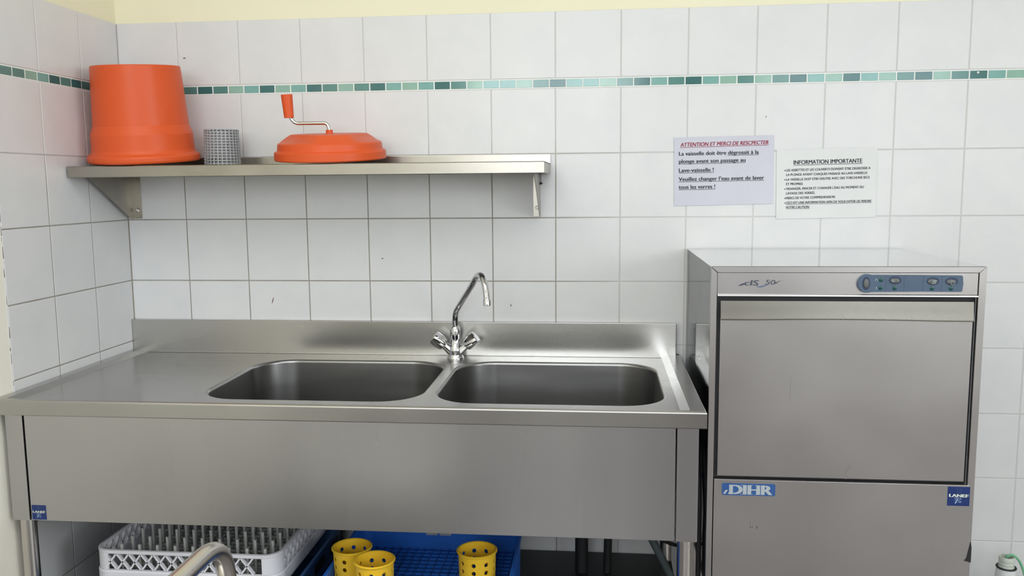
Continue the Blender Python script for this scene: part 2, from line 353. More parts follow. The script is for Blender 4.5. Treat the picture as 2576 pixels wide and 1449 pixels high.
# ------------------------------------------------------------------ sink unit
SX0, SX1, SY = 0.004, 1.784, -0.690
WT, RIM = 0.876, 0.885          # sunk working surface / raised rim
sink = empty('sink_unit', (0.9, -0.34, 0)); off = Vector((-0.9, 0.34, 0))
tag(sink, 'long stainless steel double sink table with deep apron and backsplash', 'sink')
def S(name, bm, m, smooth=30, parent=None):
    p = parent or sink
    bmesh.ops.translate(bm, verts=bm.verts, vec=off)
    return link(name, bm, m, p, smooth)
B1 = (0.487, 1.082, -0.612, -0.112); B2 = (1.108, 1.706, -0.612, -0.106)
bm = bmesh.new()
ix0, ix1, iy0, iy1 = 0.048, 1.728, -0.668, -0.0195
inner = [(ix0, iy0), (ix1, iy0), (ix1, iy1), (ix0, iy1)]
holes = [[(p.x, p.y) for p in rrect(*b, 0.115, 0, 12)] for b in (B1, B2)]
sheet(bm, inner, holes, WT)
# slopes up to the rim, rim, rolled front edge
o1 = [(ix0-0.020, iy0-0.008), (ix1+0.020, iy0-0.008), (ix1+0.020, iy1), (ix0-0.020, iy1)]
o2 = [(SX0+0.0015, SY+0.007), (SX1-0.0015, SY+0.007), (SX1-0.0015, iy1), (SX0+0.0015, iy1)]
def V(lp, z): return [Vector((p[0], p[1], z)) for p in lp]
loft(bm, [V(inner, WT), V(o1, RIM), V(o2, RIM)])
# folded lip around front and sides (rounded nose)
def lip(d, z): return [Vector((SX0-d*0.5, SY-d+0.004, z)), Vector((SX1+d*0.5, SY-d+0.004, z)), Vector((SX1+d*0.5, -0.001, z)), Vector((SX0-d*0.5, -0.001, z))]
prof = [(-0.003, RIM), (-0.0008, RIM-0.0003), (0.0012, RIM-0.0012), (0.0028, RIM-0.0027), (0.0038, RIM-0.0048), (0.004, RIM-0.0070), (0.004, 0.846), (0.002, 0.844), (-0.012, 0.844)]
loft(bm, [lip(d, z) for d, z in prof])
S('worktop', bm, 'steel_top', 14)
# backsplash
bm = bmesh.new()
box(bm, 0.002, 1.773, -0.020, -0.001, WT-0.004, 0.984, 0.0020, seg=3)
box(bm, 0.05, 1.726, -0.0225, -0.0198, WT+0.0002, WT+0.0030, 0.0008)
S('backsplash', bm, 'steel', 25)
for b in (B1, B2):
    x0, x1, y0, y1 = b; bm = bmesh.new(); n = 12
    def lp(d, r, z): return rrect(x0+d, x1-d, y0+d, y1-d, r, z, n)
    loops = [lp(0, 0.115, WT), lp(0.003, 0.113, WT-0.001), lp(0.006, 0.111, WT-0.004), lp(0.0075, 0.11, WT-0.009), lp(0.012, 0.107, WT-0.12), lp(0.018, 0.103, WT-0.235),
             lp(0.026, 0.097, WT-0.268), lp(0.045, 0.08, WT-0.290), lp(0.07, 0.06, WT-0.299), lp(0.12, 0.05, WT-0.302)]
    cx, cy = (x0+x1)/2, (y0+y1)/2; m = len(loops[0])
    dr = []
    for p in loops[-1]:
        d = Vector((p.x-cx, p.y-cy, 0)).normalized(); dr.append(Vector((cx, cy, WT-0.306))+d*0.045)
    dr2 = [Vector((cx, cy, WT-0.314))+(p-Vector((cx, cy, WT-0.306)))*0.85 for p in dr]
    loft(bm, loops+[dr, dr2], False, True)
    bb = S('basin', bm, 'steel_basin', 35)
    bm = bmesh.new(); lathe(bm, [(0.036, WT-0.3135), (0.036, WT-0.308), (0.012, WT-0.308), (0.012, WT-0.300), (0.004, WT-0.298)], 24, cx, cy)
    d = S('drain_plug', bm, 'chrome', 40, bb)
# apron panel between the two corner covers
AY = -0.667
bm = bmesh.new()
box(bm, 0.0665, 1.7165, AY, AY+0.018, 0.5585, 0.8445, 0.0015)
apron = S('apron_panel', bm, 'steel_apron', 30)
for x0, x1 in ((0.0145, 0.0625), (1.7195, 1.7705)):
    bm = bmesh.new(); box(bm, x0, x1, AY-0.001, AY+0.05, 0.5575, 0.8445, 0.0018)
    S('corner_cover', bm, 'steel_apron', 30)
for i, x in enumerate((0.018, 1.767)):
    bm = bmesh.new(); box(bm, x-0.0015, x+0.0015, AY+0.05, -0.03, 0.5585, 0.8445); S('side_panel', bm, 'steel_apron', 30)
for x in (0.038, 1.745):
    for y in (-0.640, -0.045):
        bm = bmesh.new(); lathe(bm, [(0.0195, 0.03), (0.0195, 0.80)], 28, x, y); lg = S('leg', bm, 'steel_tube', 40)
        bm = bmesh.new(); lathe(bm, [(0.022, 0.0), (0.024, 0.004), (0.024, 0.03), (0.0197, 0.045)], 24, x, y); S('foot', bm, 'rubber', 40, lg)
# lower shelf in one even dark metal colour
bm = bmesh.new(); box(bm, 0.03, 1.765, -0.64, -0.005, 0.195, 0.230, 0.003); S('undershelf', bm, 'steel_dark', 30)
# sticker on the apron
def chef_sticker(x0, x1, z0, z1, y, par, offs, inv=Vector((0, 0, 0))):
    bm = bmesh.new(); w, h = x1-x0, z1-z0
    box(bm, x0, x1, y-0.0006, y, z0, z1, mi=0)
    yy = y-0.0009
    letter(bm, 'LANEF', (x0+0.06*w, yy, z0+0.47*h), (x1-0.05*w, yy, z0+0.455*h), 0.155*h, bold=0.055, mi=1)
    # looped capital of the handwritten second line, then small letters
    def stroke(pts, t, mi):
        for (ax, az), (bx, bz) in zip(pts, pts[1:]):
            a = Vector((x0+ax*w, yy, z0+az*h)); b = Vector((x0+bx*w, yy, z0+bz*h)); d = (b-a).normalized(); nn = Vector((-d.z, 0, d.x))*t*w
            f = bm.faces.new([bm.verts.new(q) for q in (a+nn-d*t*w*0.4, a-nn-d*t*w*0.4, b-nn+d*t*w*0.4, b+nn+d*t*w*0.4)]); f.material_index = mi
    stroke([(0.30, 0.42), (0.38, 0.395), (0.50, 0.42), (0.60, 0.40), (0.61, 0.36), (0.54, 0.31), (0.45, 0.295), (0.33, 0.30)], 0.010, 2)
    stroke([(0.45, 0.36), (0.42, 0.25), (0.36, 0.14)], 0.024, 2)
    letter(bm, 'ro', (x0+0.48*w, yy, z0+0.165*h), (x0+0.635*w, yy, z0+0.165*h), 0.13*h, bold=0.0, shear=0.4, mi=2)
    # chef hat outline
    stroke([(0.44, 0.70), (0.41, 0.82), (0.39, 0.86), (0.43, 0.90), (0.48, 0.88), (0.54, 0.905), (0.59, 0.885), (0.63, 0.85), (0.61, 0.80), (0.60, 0.70), (0.44, 0.69)], 0.007, 3)
    stroke([(0.49, 0.86), (0.48, 0.73)], 0.004, 3); stroke([(0.55, 0.86), (0.55, 0.73)], 0.004, 3)
    bmesh.ops.translate(bm, verts=bm.verts, vec=offs)
    o = link('sticker', bm, ['sticker_blue', 'sticker_cream', 'sticker_pale', 'panel_blue'], par); o['label'] = 'square blue sticker with chef hat and pale lettering'
    return o
chef_sticker(0.0695, 0.1085, 0.5612, 0.600, AY, sink, off)

# ------------------------------------------------------------------ mixer tap
tap = empty('mixer_tap', (1.088, -0.062, RIM-0.008)); T0 = Vector((1.088, -0.062, WT))
tag(tap, 'chrome two-handle mixer tap with tall swan-neck spout standing between the two basins', 'tap')
def TP(name, bm, m='chrome', smooth=50, par=None):
    bmesh.ops.translate(bm, verts=bm.verts, vec=-Vector((1.088, -0.062, RIM-0.008)))
    return link(name, bm, m, par or tap, smooth)
bm = bmesh.new()
bx, by = 1.088, -0.062
lathe(bm, [(0.0265, WT), (0.0270, WT+0.003), (0.0245, WT+0.006), (0.0225, WT+0.014), (0.0235, WT+0.026), (0.0210, WT+0.036), (0.0150, WT+0.046), (0.0128, WT+0.056), (0.0128, WT+0.062)], 36, bx, by)
for s in (-1, 1):
    p0 = Vector((bx+s*0.006, by, WT+0.018)); d = Vector((s*0.77, -0.10, 0.63)).normalized()
    tube(bm, [p0, p0+d*0.016, p0+d*0.03, p0+d*0.043], [0.017, 0.0155, 0.0125, 0.0125], 24)
TP('body', bm)
for s in (-1, 1):
    p0 = Vector((bx+s*0.006, by, WT+0.018)); d = Vector((s*0.77, -0.10, 0.63)).normalized()
    u = d.cross(Vector((0, 1, 0))).normalized(); v = d.cross(u)
    bm = bmesh.new(); loops = []
    for k, (t, r, lob) in enumerate(((0.036, 0.0135, 0), (0.039, 0.0185, 0.03), (0.045, 0.0205, 0.08), (0.060, 0.0222, 0.13), (0.073, 0.0215, 0.17), (0.079, 0.0190, 0.17), (0.081, 0.0150, 0.1), (0.0815, 0.006, 0))):
        loops.append([p0+d*t+r*(1+lob*math.cos(3*a+0.6))*(math.cos(a)*u+math.sin(a)*v) for a in [2*PI*i/36 for i in range(36)]])
    loft(bm, loops, True, True); TP('handle', bm, smooth=28)
bm = bmesh.new()
lathe(bm, [(0.0125, WT+0.062), (0.0165, WT+0.063), (0.0168, WT+0.072), (0.0163, WT+0.088), (0.0140, WT+0.098), (0.0105, WT+0.103), (0.0095, WT+0.104)], 32, bx, by)
TP('collar', bm)
h0 = Vector((bx, by, 0)); D = Vector((0.50, -0.87, 0)); D.normalize()
def sp(r, z): return h0+D*r+Vector((0, 0, z))
ctrl = [sp(0, WT+0.09), sp(0, 1.020), sp(0.135, 1.128), sp(0.205, 1.178), sp(0.262, 1.118), sp(0.268, 1.088)]
path = smooth_path(ctrl[:2]+[sp(0.185, 1.153)], 0.05, 8)[:-1]
arc = []
P = [sp(0.150, 1.1230), sp(0.186, 1.150), sp(0.222, 1.156), sp(0.250, 1.130), sp(0.262, 1.092)]
def cat(p, n=8):
    q = [2*p[0]-p[1]]+p+[2*p[-1]-p[-2]]; out = []
    for i in range(1, len(q)-2):
        for k in range(n):
            t = k/n; out.append(0.5*((2*q[i])+(-q[i-1]+q[i+1])*t+(2*q[i-1]-5*q[i]+4*q[i+1]-q[i+2])*t*t+(-q[i-1]+3*q[i]-3*q[i+1]+q[i+2])*t**3))
    out.append(p[-1]); return out
bm = bmesh.new(); tube(bm, path+cat(P), 0.0092, 24); TP('spout', bm, smooth=60)
bm = bmesh.new(); e = P[-1]; dd = (P[-1]-P[-2]).normalized(); dd = Vector((0.05*D.x, 0.05*D.y, -1)).normalized()
tube(bm, [e-dd*0.002, e+dd*0.001, e+dd*0.016, e+dd*0.017], [0.0098, 0.0112, 0.0112, 0.0095], 28)
TP('aerator', bm, smooth=40)

# ------------------------------------------------------------------ wall shelf
SZ, SF = 1.478, -0.317
shelf = empty('wall_shelf', (0.69, 0, SZ)); SO = -Vector((0.69, 0, SZ))
tag(shelf, 'long narrow stainless steel wall shelf on two triangular brackets above the sink', 'shelf')
def SH(name, bm, m='steel_shelf', smooth=30, par=None):
    bmesh.ops.translate(bm, verts=bm.verts, vec=SO); return link(name, bm, m, par or shelf, smooth)
bm = bmesh.new()
sx0, sx1 = 0.006, 1.384
prof = [(-0.001, SZ-0.0015), (-0.001, SZ+0.0265), (-0.002, SZ+0.029), (-0.011, SZ+0.029), (-0.012, SZ+0.0265), (-0.012, SZ+0.0015), (-0.0135, SZ), (SF+0.002, SZ), (SF, SZ-0.002), (SF, SZ-0.031), (SF+0.0015, SZ-0.0325), (SF+0.012, SZ-0.0325), (SF+0.012, SZ-0.031), (SF+0.0025, SZ-0.030), (SF+0.0025, SZ-0.0025), (-0.003, SZ-0.0025)]
prism(bm, prof, 'x', sx0, sx1)
for x in (sx0, sx1-0.0015):
    box(bm, x, x+0.0015, SF+0.003, -0.012, SZ-0.031, SZ-0.001)
SH('shelf_plate', bm)
for side, xa, xb in ((0, 0.021, 0.050), (1, 1.352, 1.330)):
    bm = bmesh.new(); t_ = 0.002
    s = 1 if side == 0 else -1
    zb = 1.315
    prism(bm, [(-0.001, SZ-0.003), (-0.262, SZ-0.003), (-0.262, SZ-0.020), (-0.020, zb), (-0.001, zb)], 'x', xa, xa+s*t_)
    x0, x1 = min(xa, xb), max(xa, xb)
    box(bm, x0, x1, -0.003, -0.001, zb, SZ-0.003, 0.0004)
    box(bm, x0, x1, -0.262, -0.003, SZ-0.005, SZ-0.003)
    br = SH('bracket', bm)
    bm = bmesh.new(); cx = (x0+x1)/2+0.001
    for zz in (1.343,):
        lp = [[Vector((cx+r*math.cos(PI/3*i), y, zz+r*math.sin(PI/3*i))) for i in range(6)] for r, y in ((0.0065, -0.0032), (0.0065, -0.0065), (0.005, -0.0075))]
        loft(bm, lp, True, True)
    SH('bolt', bm, 'chrome', 30, br)
bm = bmesh.new(); lathe(bm, [(0.0008, 1.448), (0.0008, 1.421), (0.005, 1.420), (0.0048, 1.416), (0.0015, 1.414)], 12, 1.3545, -0.010); 
SH('screw_tip', bm, 'rubber')

# ------------------------------------------------------------------ things on the shelf
TILT = math.atan2(0.0275, 0.305)
def tilted(name, cx, rad):
    """Empty whose local z leans forward: rim rests on the shelf's lip and its rear upstand"""
    o = empty(name, (cx, -0.165, SZ+0.0285+(-0.165+0.006)*math.tan(TILT)*-1*-1)); o.rotation_euler = (TILT, 0, 0); return o
zc = SZ+0.0295-(0.165-0.006)*math.tan(TILT)+0.0008
bucket = empty('salad_spinner_bucket', (0.1615, -0.165, zc)); bucket.rotation_euler = (TILT, 0, 0)
tag(bucket, 'large upturned orange plastic salad spinner bucket at the left end of the shelf', 'bucket')
bm = bmesh.new()
pr = [(0.1535, 0.000), (0.1575, 0.002), (0.1595, 0.007), (0.1598, 0.016), (0.1580, 0.0205), (0.1535, 0.0235), (0.1485, 0.028), (0.1458, 0.036), (0.1450, 0.043), (0.1438, 0.082), (0.1425, 0.0875), (0.1365, 0.1040), (0.1350, 0.1080), (0.1258, 0.268), (0.1245, 0.2785), (0.1225, 0.2805), (0.10, 0.2805)]
loops = [circle(0, 0, z, r, 72) for r, z in pr]
inn = [(0.145, 0.0), (0.143, 0.02), (0.139, 0.08), (0.131, 0.105), (0.122, 0.27)]
li = [circle(0, 0, z, r, 72) for r, z in inn]
loft(bm, list(reversed(li))+loops, True, True)
link('bucket_wall', bm, 'orange', bucket, 9)
lid = empty('crank_salad_spinner', (0.7405, -0.165, zc)); lid.rotation_euler = (TILT, 0, 0)
tag(lid, 'round orange plastic salad spinner lid with crank handle lying on the shelf', 'lid')
bm = bmesh.new()
n = 96
def lidloop(r0, z, facet=0.0, flat_z=0.0):
    out = []
    for i in range(n):
        a = 2*PI*i/n
        r = r0
        if facet:
            ap = (a-math.radians(-67)) % (2*PI/3)-PI/3
            r = r0*(1-facet)+facet*min(r0, r0*0.80/math.cos(ap))
        out.append(Vector((r*math.cos(a), r*math.sin(a), z)))
    return out
lp = [(0.150, 0.0, 0), (0.1605, 0.0, 0), (0.1632, 0.003, 0), (0.1628, 0.0225, 0), (0.1605, 0.0262, 0), (0.1555, 0.0272, 0), (0.1535, 0.030, 0), (0.1515, 0.0470, 0), (0.1490, 0.0505, 0), (0.1455, 0.0515, 0), (0.1400, 0.0560, 0.45), (0.1270, 0.0655, 1.0), (0.1150, 0.0730, 1.0), (0.1115, 0.0742, 0.95), (0.08, 0.0750, 0.3), (0.02, 0.0755, 0)]
loft(bm, [lidloop(r, z, f) for r, z, f in lp], True, True)
link('cover', bm, 'orange', lid, 16)
bm = bmesh.new(); lathe(bm, [(0.0105, 0.0750), (0.0100, 0.0855), (0.0090, 0.0865)], 24)
hub = link('hub', bm, 'orange', lid, 40)
for k in range(5):
    bm = bmesh.new(); a = 0.5+k*1.25; x, y = 0.07*math.cos(a), 0.055*math.sin(a)
    bm.faces.new([bm.verts.new((x+0.006*math.cos(2*PI*i/10), y+0.004*math.sin(2*PI*i/10), 0.0758)) for i in range(10)])
    o = link('vent_hole', bm, 'smudge', lid)
cp = smooth_path([(0, 0, 0.080), (-0.003, 0, 0.1060), (-0.104, 0.0, 0.1065), (-0.1215, 0, 0.134)], [0.026, 0.024], 10)
bm = bmesh.new(); tube(bm, cp, 0.0053, 18)
o = link('crank_arm', bm, 'chrome', lid, 60); o['label'] = 'bent chrome rod'
hd = Vector((-0.012, 0, 0.30)).normalized()
bm = bmesh.new(); q = Vector((-0.1195, 0, 0.1225))
tube(bm, [q, q+hd*0.001, q+hd*0.067, q+hd*0.068], [0.0135, 0.0142, 0.0168, 0.0155], 36)
link('crank_grip', bm, 'orange', lid, 30)
# grey lattice cutlery basket, upside down
cup = empty('lattice_cutlery_cup', (0.3765, -0.10, SZ))
bm = bmesh.new(); NB, NR, H = 27, 13, 0.1115
def R_(z): return 0.0545-0.0035*z/H
for k in range(NR+1):
    z = H*k/NR; r = R_(z); t_ = 0.0013 if 0 < k < NR else 0.0022
    lo = [circle(0, 0, zz, rr, 60) for rr, zz in ((r-0.0022, max(z-t_, 0)), (r+0.0002, max(z-t_, 0)), (r+0.0002, min(z+t_, H)), (r-0.0022, min(z+t_, H)))]
    loft(bm, lo+[lo[0]], False, False)
for i in range(NB):
    a = 2*PI*i/NB; c, s_ = math.cos(a), math.sin(a); w = 0.0014
    L0 = []
    for z in (0.0, H):
        r = R_(z)
        L0.append([Vector((rr*c-w*e_*s_, rr*s_+w*e_*c, z)) for rr, e_ in ((r-0.0024, -1), (r, -1), (r, 1), (r-0.0024, 1))])
    loft(bm, L0, True, True)
for k in range(-4, 5):
    d = k*0.0115; hw = math.sqrt(max(0.051**2-d*d, 0))
    box(bm, d-0.0014, d+0.0014, -hw, hw, H-0.003, H); box(bm, -hw, hw, d-0.0014, d+0.0014, H-0.003, H)
bm2 = link('lattice', bm, 'grey_plastic', cup, 30)
tag(cup, 'small grey plastic lattice cutlery cup standing between orange bucket and lid', 'cutlery cup')

# ------------------------------------------------------------------ notices on the wall
def notice(name, label, corners, lines, m, extra=(), yy=-0.0022):
    r = empty(name, (corners[0][0], yy, corners[0][1])); o = -Vector(r.location)
    bm = bmesh.new(); nx, nz = 10, 8; rnd = random.Random(len(label))
    def P(u, v, dy=0):
        a = Vector(corners[0]).lerp(Vector(corners[1]), u); b = Vector(corners[3]).lerp(Vector(corners[2]), u); c = a.lerp(b, v)
        return Vector((c.x, yy+dy, c.y))
    g = [[bm.verts.new(P(i/nx, j/nz)) for i in range(nx+1)] for j in range(nz+1)]
    for j in range(nz):
        for i in range(nx): bm.faces.new((g[j][i], g[j][i+1], g[j+1][i+1], g[j+1][i]))
    bmesh.ops.translate(bm, verts=bm.verts, vec=o); link('sheet', bm, m, r)
    bm = bmesh.new()
    for (s, x0, z0, x1, z1, cap, it, ul) in lines:
        mi = 1 if s.startswith('ATTENTION') else 0
        u = (0.0, 1.0, cap*0.18, cap*0.10) if ul else None
        if s.startswith('La vaisselle'): u = (0.612, 1.0, cap*0.18, cap*0.10)
        letter(bm, s, (x0, yy-0.0009, z0), (x1, yy-0.0009, z1), cap, bold=0.020 if cap > 0.009 else 0.016, shear=0.22 if it else 0, mi=mi, underline=u)
    for x, z in extra: flat(bm, ellipse(x, z, 0.0016, 0.0016, 12), yy-0.0007)
    bmesh.ops.translate(bm, verts=bm.verts, vec=o); link('lettering', bm, ['ink', 'ink_red'], r)
    return tag(r, label, 'notice')
notice('paper_notice', 'bluish white paper notice with red underlined heading, left of the two', ((1.7588, 1.5523), (2.0543, 1.5553), (2.0565, 1.3505), (1.7623, 1.3455)), [
  ('ATTENTION ET MERCI DE RESCPECTER', 1.7779, 1.5244, 2.0388, 1.5285, 0.0113, 1, 1),
  ('La vaisselle doit être dégrossit à la', 1.7743, 1.4976, 2.0109, 1.5004, 0.0113, 0, 0),
  ('plonge avant son passage au', 1.7744, 1.4745, 1.9727, 1.4774, 0.0113, 0, 1),
  ('Lave-vaisselle !', 1.7748, 1.4475, 1.8789, 1.4489, 0.0113, 0, 1),
  ('Veuillez changer l’eau avant de laver', 1.7746, 1.421, 2.0289, 1.4238, 0.0113, 0, 1),
  ('tous les verres !', 1.775, 1.3971, 1.8844, 1.3984, 0.0114, 0, 1)], 'paper_blue')
notice('paper_notice', 'white paper notice with black bulleted capitals above the dishwasher', ((2.0634, 1.5109), (2.3553, 1.5144), (2.3584, 1.3086), (2.0673, 1.3045)), [
  ('INFORMATION IMPORTANTE', 2.1138, 1.4678, 2.3126, 1.471, 0.0117, 0, 1),
  ('LES ASSIETTES ET LES COUVERTS DOIVENT ETRE DEGROSSIS A', 2.093, 1.4467, 2.3371, 1.4514, 0.007, 0, 0),
  ('LA PLONGE AVANT CHAQUES PASSAGE AU LAVE-VAISSELLE', 2.0934, 1.4334, 2.3289, 1.4375, 0.0069, 0, 0),
  ('LA VAISSELLE DOIT ETRE ESSUYEE AVEC DES TORCHONS SECS', 2.0938, 1.419, 2.3356, 1.424, 0.0069, 0, 0),
  ('ET PROPRES', 2.0939, 1.4058, 2.1424, 1.4062, 0.007, 0, 0),
  ('VIDANGER, RINCER ET CHANGER L’EAU AU MOMENT DU', 2.0943, 1.3914, 2.32, 1.3954, 0.0069, 0, 0),
  ('LAVAGE DES VERRES.', 2.0945, 1.3779, 2.1791, 1.3792, 0.007, 0, 0),
  ('MERCI DE VOTRE COMPREHENSION', 2.0946, 1.3634, 2.2377, 1.3667, 0.007, 0, 0),
  ('CECI EST UNE INFORMATION AFIN DE VOUS EVITER DE PERDRE', 2.095, 1.3494, 2.3444, 1.3535, 0.007, 1, 1),
  ('VOTRE CAUTION.', 2.0954, 1.336, 2.1645, 1.3369, 0.007, 1, 1)], 'paper', [(2.0892, 1.4494), (2.09, 1.4222), (2.0908, 1.3941), (2.0917, 1.3664), (2.0921, 1.3522)])

# ------------------------------------------------------------------ dishwasher on its stand
DY = -0.580
def DX(x): return 1.5321+(x-1.5321)*0.9952
def DZ(z): return 1.4179+(z-1.4179)*0.9952
X0, X1, ZT, ZB = 1.8027, 2.4355, 1.2150, 0.400
dw = empty('dishwasher', ((X0+X1)/2, DY/2, ZB)); DO = -Vector(dw.location)
tag(dw, 'stainless steel undercounter dishwasher with blue control strip, right of the sink', 'dishwasher')
def DW(name, bm, m, smooth=30, par=None, label=None):
    bmesh.ops.translate(bm, verts=bm.verts, vec=DO); o = link(name, bm, m, par or dw, smooth)
    if label: o['label'] = label
    return o
ix0, ix1, iz1 = DX(1.8200), DX(2.4225), DZ(1.2000)
# top and side skins
bm = bmesh.new(); box(bm, X0, X1, DY+0.004, -0.006, ZT-0.0015, ZT, 0.0005); DW('top_panel', bm, 'steel_mirror')
for a, b in ((X0, X0+0.0015), (X1-0.0015, X1)):
    bm = bmesh.new()
    # side skin: slightly uneven sheet
    ny, nz = 24, 30; outer = a if a == X0 else b; s = -1 if a == X0 else 1
    g = [[bm.verts.new((outer+0.0006*s*(noise.noise(Vector((i*0.35, j*0.22, a)))*0.6), DY+0.004+(-0.006-DY-0.004)*i/ny, ZB+(ZT-0.0015-ZB)*j/nz)) for i in range(ny+1)] for j in range(nz+1)]
    for j in range(nz):
        for i in range(ny): bm.faces.new((g[j][i], g[j][i+1], g[j+1][i+1], g[j+1][i]))
    bmesh.ops.solidify(bm, geom=bm.faces[:], thickness=0.0012)
    DW('side_panel', bm, 'steel_side', 60)
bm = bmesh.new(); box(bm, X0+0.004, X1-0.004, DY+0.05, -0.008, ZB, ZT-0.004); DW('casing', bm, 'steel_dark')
# mitred front frame
bm = bmesh.new(); f0 = DY; f1 = DY+0.012
def fr(poly): prism(bm, poly, 'y', f0, f1)
fr([(X0, ZT), (X1, ZT), (ix1+0.0004, iz1), (ix0-0.0004, iz1)])
fr([(X0, ZT-0.0008), (ix0-0.0012, iz1-0.0008), (ix0-0.0012, ZB), (X0, ZB)])
fr([(X1, ZT-0.0008), (X1, ZB), (ix1+0.0012, ZB), (ix1+0.0012, iz1-0.0008)])
bmesh.ops.bevel(bm, geom=[e for e in bm.edges], offset=0.0006, segments=1, affect='EDGES')
DW('front_frame', bm, 'steel_door')
# control fascia
bm = bmesh.new(); cz0 = DZ(1.1470)
box(bm, ix0, ix1, DY+0.003, DY+0.02, cz0, iz1-0.001, 0.0006)
prism(bm, [(DY+0.003, cz0+0.001), (DY-0.003, cz0-0.001), (DY-0.0035, cz0-0.004), (DY+0.004, cz0-0.0050), (DY+0.012, cz0-0.002)], 'x', ix0, ix1)
fas = DW('control_fascia', bm, 'steel_door')
# faded model lettering with swoosh
bm = bmesh.new(); yl = DY+0.0022
letter(bm, 'cIS', (1.8815, yl, 1.1695), (1.9160, yl, 1.1695), 0.0125, bold=0.028, shear=0.15, mi=0)
letter(bm, '50', (1.9310, yl, 1.1722), (1.9545, yl, 1.1715), 0.0110, bold=0.01, shear=0.1, mi=0)
sw = [(1.8655, 1.1678), (1.8770, 1.1742), (1.8880, 1.1768), (1.8835, 1.1735), (1.8780, 1.1695)]
flat(bm, sw, yl-0.0002, 0)
flat(bm, [(1.9100, 1.1700), (1.9130, 1.1655), (1.9190, 1.1640), (1.9240, 1.1650), (1.9360, 1.1700), (1.9420, 1.1735), (1.9350, 1.1725), (1.9220, 1.1685), (1.9160, 1.1680)], yl-0.0002, 1)
flat(bm, [(1.9520, 1.1745), (1.9600, 1.1790), (1.9700, 1.1825), (1.9620, 1.1785), (1.9560, 1.1735)], yl-0.0002, 0)
DW('model_lettering', bm, ['logo_ink', 'logo_swoosh'], None, None, 'worn dark model name with a swoosh')
# blue control strip
bm = bmesh.new(); pzc = DZ(1.1745); ph = 0.0192; pxl, pxr = DX(2.1565), DX(2.3860)
poly = [(pxr-0.002, pzc-ph), (pxr, pzc-ph+0.004), (pxr+0.001, pzc), (pxr, pzc+ph-0.004), (pxr-0.002, pzc+ph)]
lc = DX(2.1685); rr = 0.0222
poly += [(lc+rr*math.cos(a), pzc+rr*math.sin(a)) for a in [math.radians(58+(302-58)*i/24) for i in range(25)]]
prism(bm, poly, 'y', DY-0.0035, DY+0.004)
bmesh.ops.bevel(bm, geom=[e for e in bm.edges if all(abs(v.co.y-(DY-0.0035)) < 1e-5 for v in e.verts)], offset=0.0014, segments=2, affect='EDGES')
panel = DW('control_strip', bm, 'panel_blue', 30, fas)
fy = DY-0.0036
for x in (2.2107, 2.2524, 2.2958, 2.3381):
    pass
for x in (2.2107, 2.2524, 2.2958, 2.3381):
    bm = bmesh.new(); x = DX(x); flat(bm, [(x-0.0004, pzc-ph+0.001), (x+0.0004, pzc-ph+0.001), (x+0.0004, pzc+ph-0.001), (x-0.0004, pzc+ph-0.001)], fy); DW('panel_joint', bm, 'panel_dark', None, fas)
for x, z, rx, rz in ((2.1655, 1.1745, 0.0085, 0.0145), (2.2314, 1.1822, 0.0135, 0.0085), (2.3173, 1.1805, 0.0135, 0.0085), (2.3595, 1.1800, 0.0135, 0.0085)):
    bm = bmesh.new(); flat(bm, ellipse(DX(x)+0.0004, DZ(z)+0.0002, rx*1.1, rz*1.14, 28), fy); DW('button_recess', bm, 'panel_dark', None, fas)
for x, z, rx, rz in ((2.1662, 1.1745, 0.0062, 0.0115), (2.2314, 1.1815, 0.0110, 0.0063), (2.3168, 1.1795, 0.0115, 0.0066), (2.3590, 1.1790, 0.0112, 0.0060)):
    x, z = DX(x), DZ(z); bm = bmesh.new()
    lo = [[Vector((p[0], y, p[1])) for p in ellipse(x, z, rx*k, rz*k, 28)] for k, y in ((1, fy+0.0002), (1, fy-0.0012), (0.9, fy-0.0022), (0.6, fy-0.0029), (0.2, fy-0.0032))]
    loft(bm, lo, True, True); DW('button', bm, 'button', 50, fas)
for x, z in ((2.1992, 1.1840), (2.1990, 1.1648), (2.2313, 1.1645), (2.3163, 1.1640), (2.3593, 1.1640)):
    x, z = DX(x), DZ(z); bm = bmesh.new()
    lo = [[Vector((p[0], y, p[1])) for p in ellipse(x, z, 0.0052*k, 0.0060*k, 20)] for k, y in ((1, fy+0.0002), (1, fy-0.0003), (0.8, fy-0.0009), (0.3, fy-0.0013))]
    loft(bm, lo, True, True); DW('indicator_lens', bm, 'lens', 50, fas)
# symbols
def seg(bm, pts, t, y, mi=0):
    for a, b in zip(pts, pts[1:]):
        a = Vector((a[0], y, a[1])); b = Vector((b[0], y, b[1])); d = (b-a).normalized(); nn = Vector((-d.z, 0, d.x))*t
        f = bm.faces.new([bm.verts.new(q) for q in (a+nn-d*t*.5, a-nn-d*t*.5, b-nn+d*t*.5, b+nn+d*t*.5)]); f.material_index = mi
bm = bmesh.new(); cx, cz = DX(2.3615), DZ(1.1770); seg(bm, ellipse(cx, cz, 0.0048, 0.0048, 20)+[ellipse(cx, cz, 0.0048, 0.0048, 20)[0]], 0.0004, fy-0.0036); DW('button_symbol', bm, 'mark_light', None, fas)
bm = bmesh.new(); cx, cz = DX(2.3195), DZ(1.1788); seg(bm, [(cx+0.0050, cz+0.0032), (cx-0.0020, cz+0.0032), (cx-0.0036, cz+0.0018), (cx-0.0020, cz+0.0004), (cx+0.0024, cz+0.0002), (cx+0.0038, cz-0.0014), (cx+0.0022, cz-0.0032), (cx-0.0050, cz-0.0032)], 0.0006, fy-0.0036); DW('button_symbol', bm, 'mark_light', None, fas)
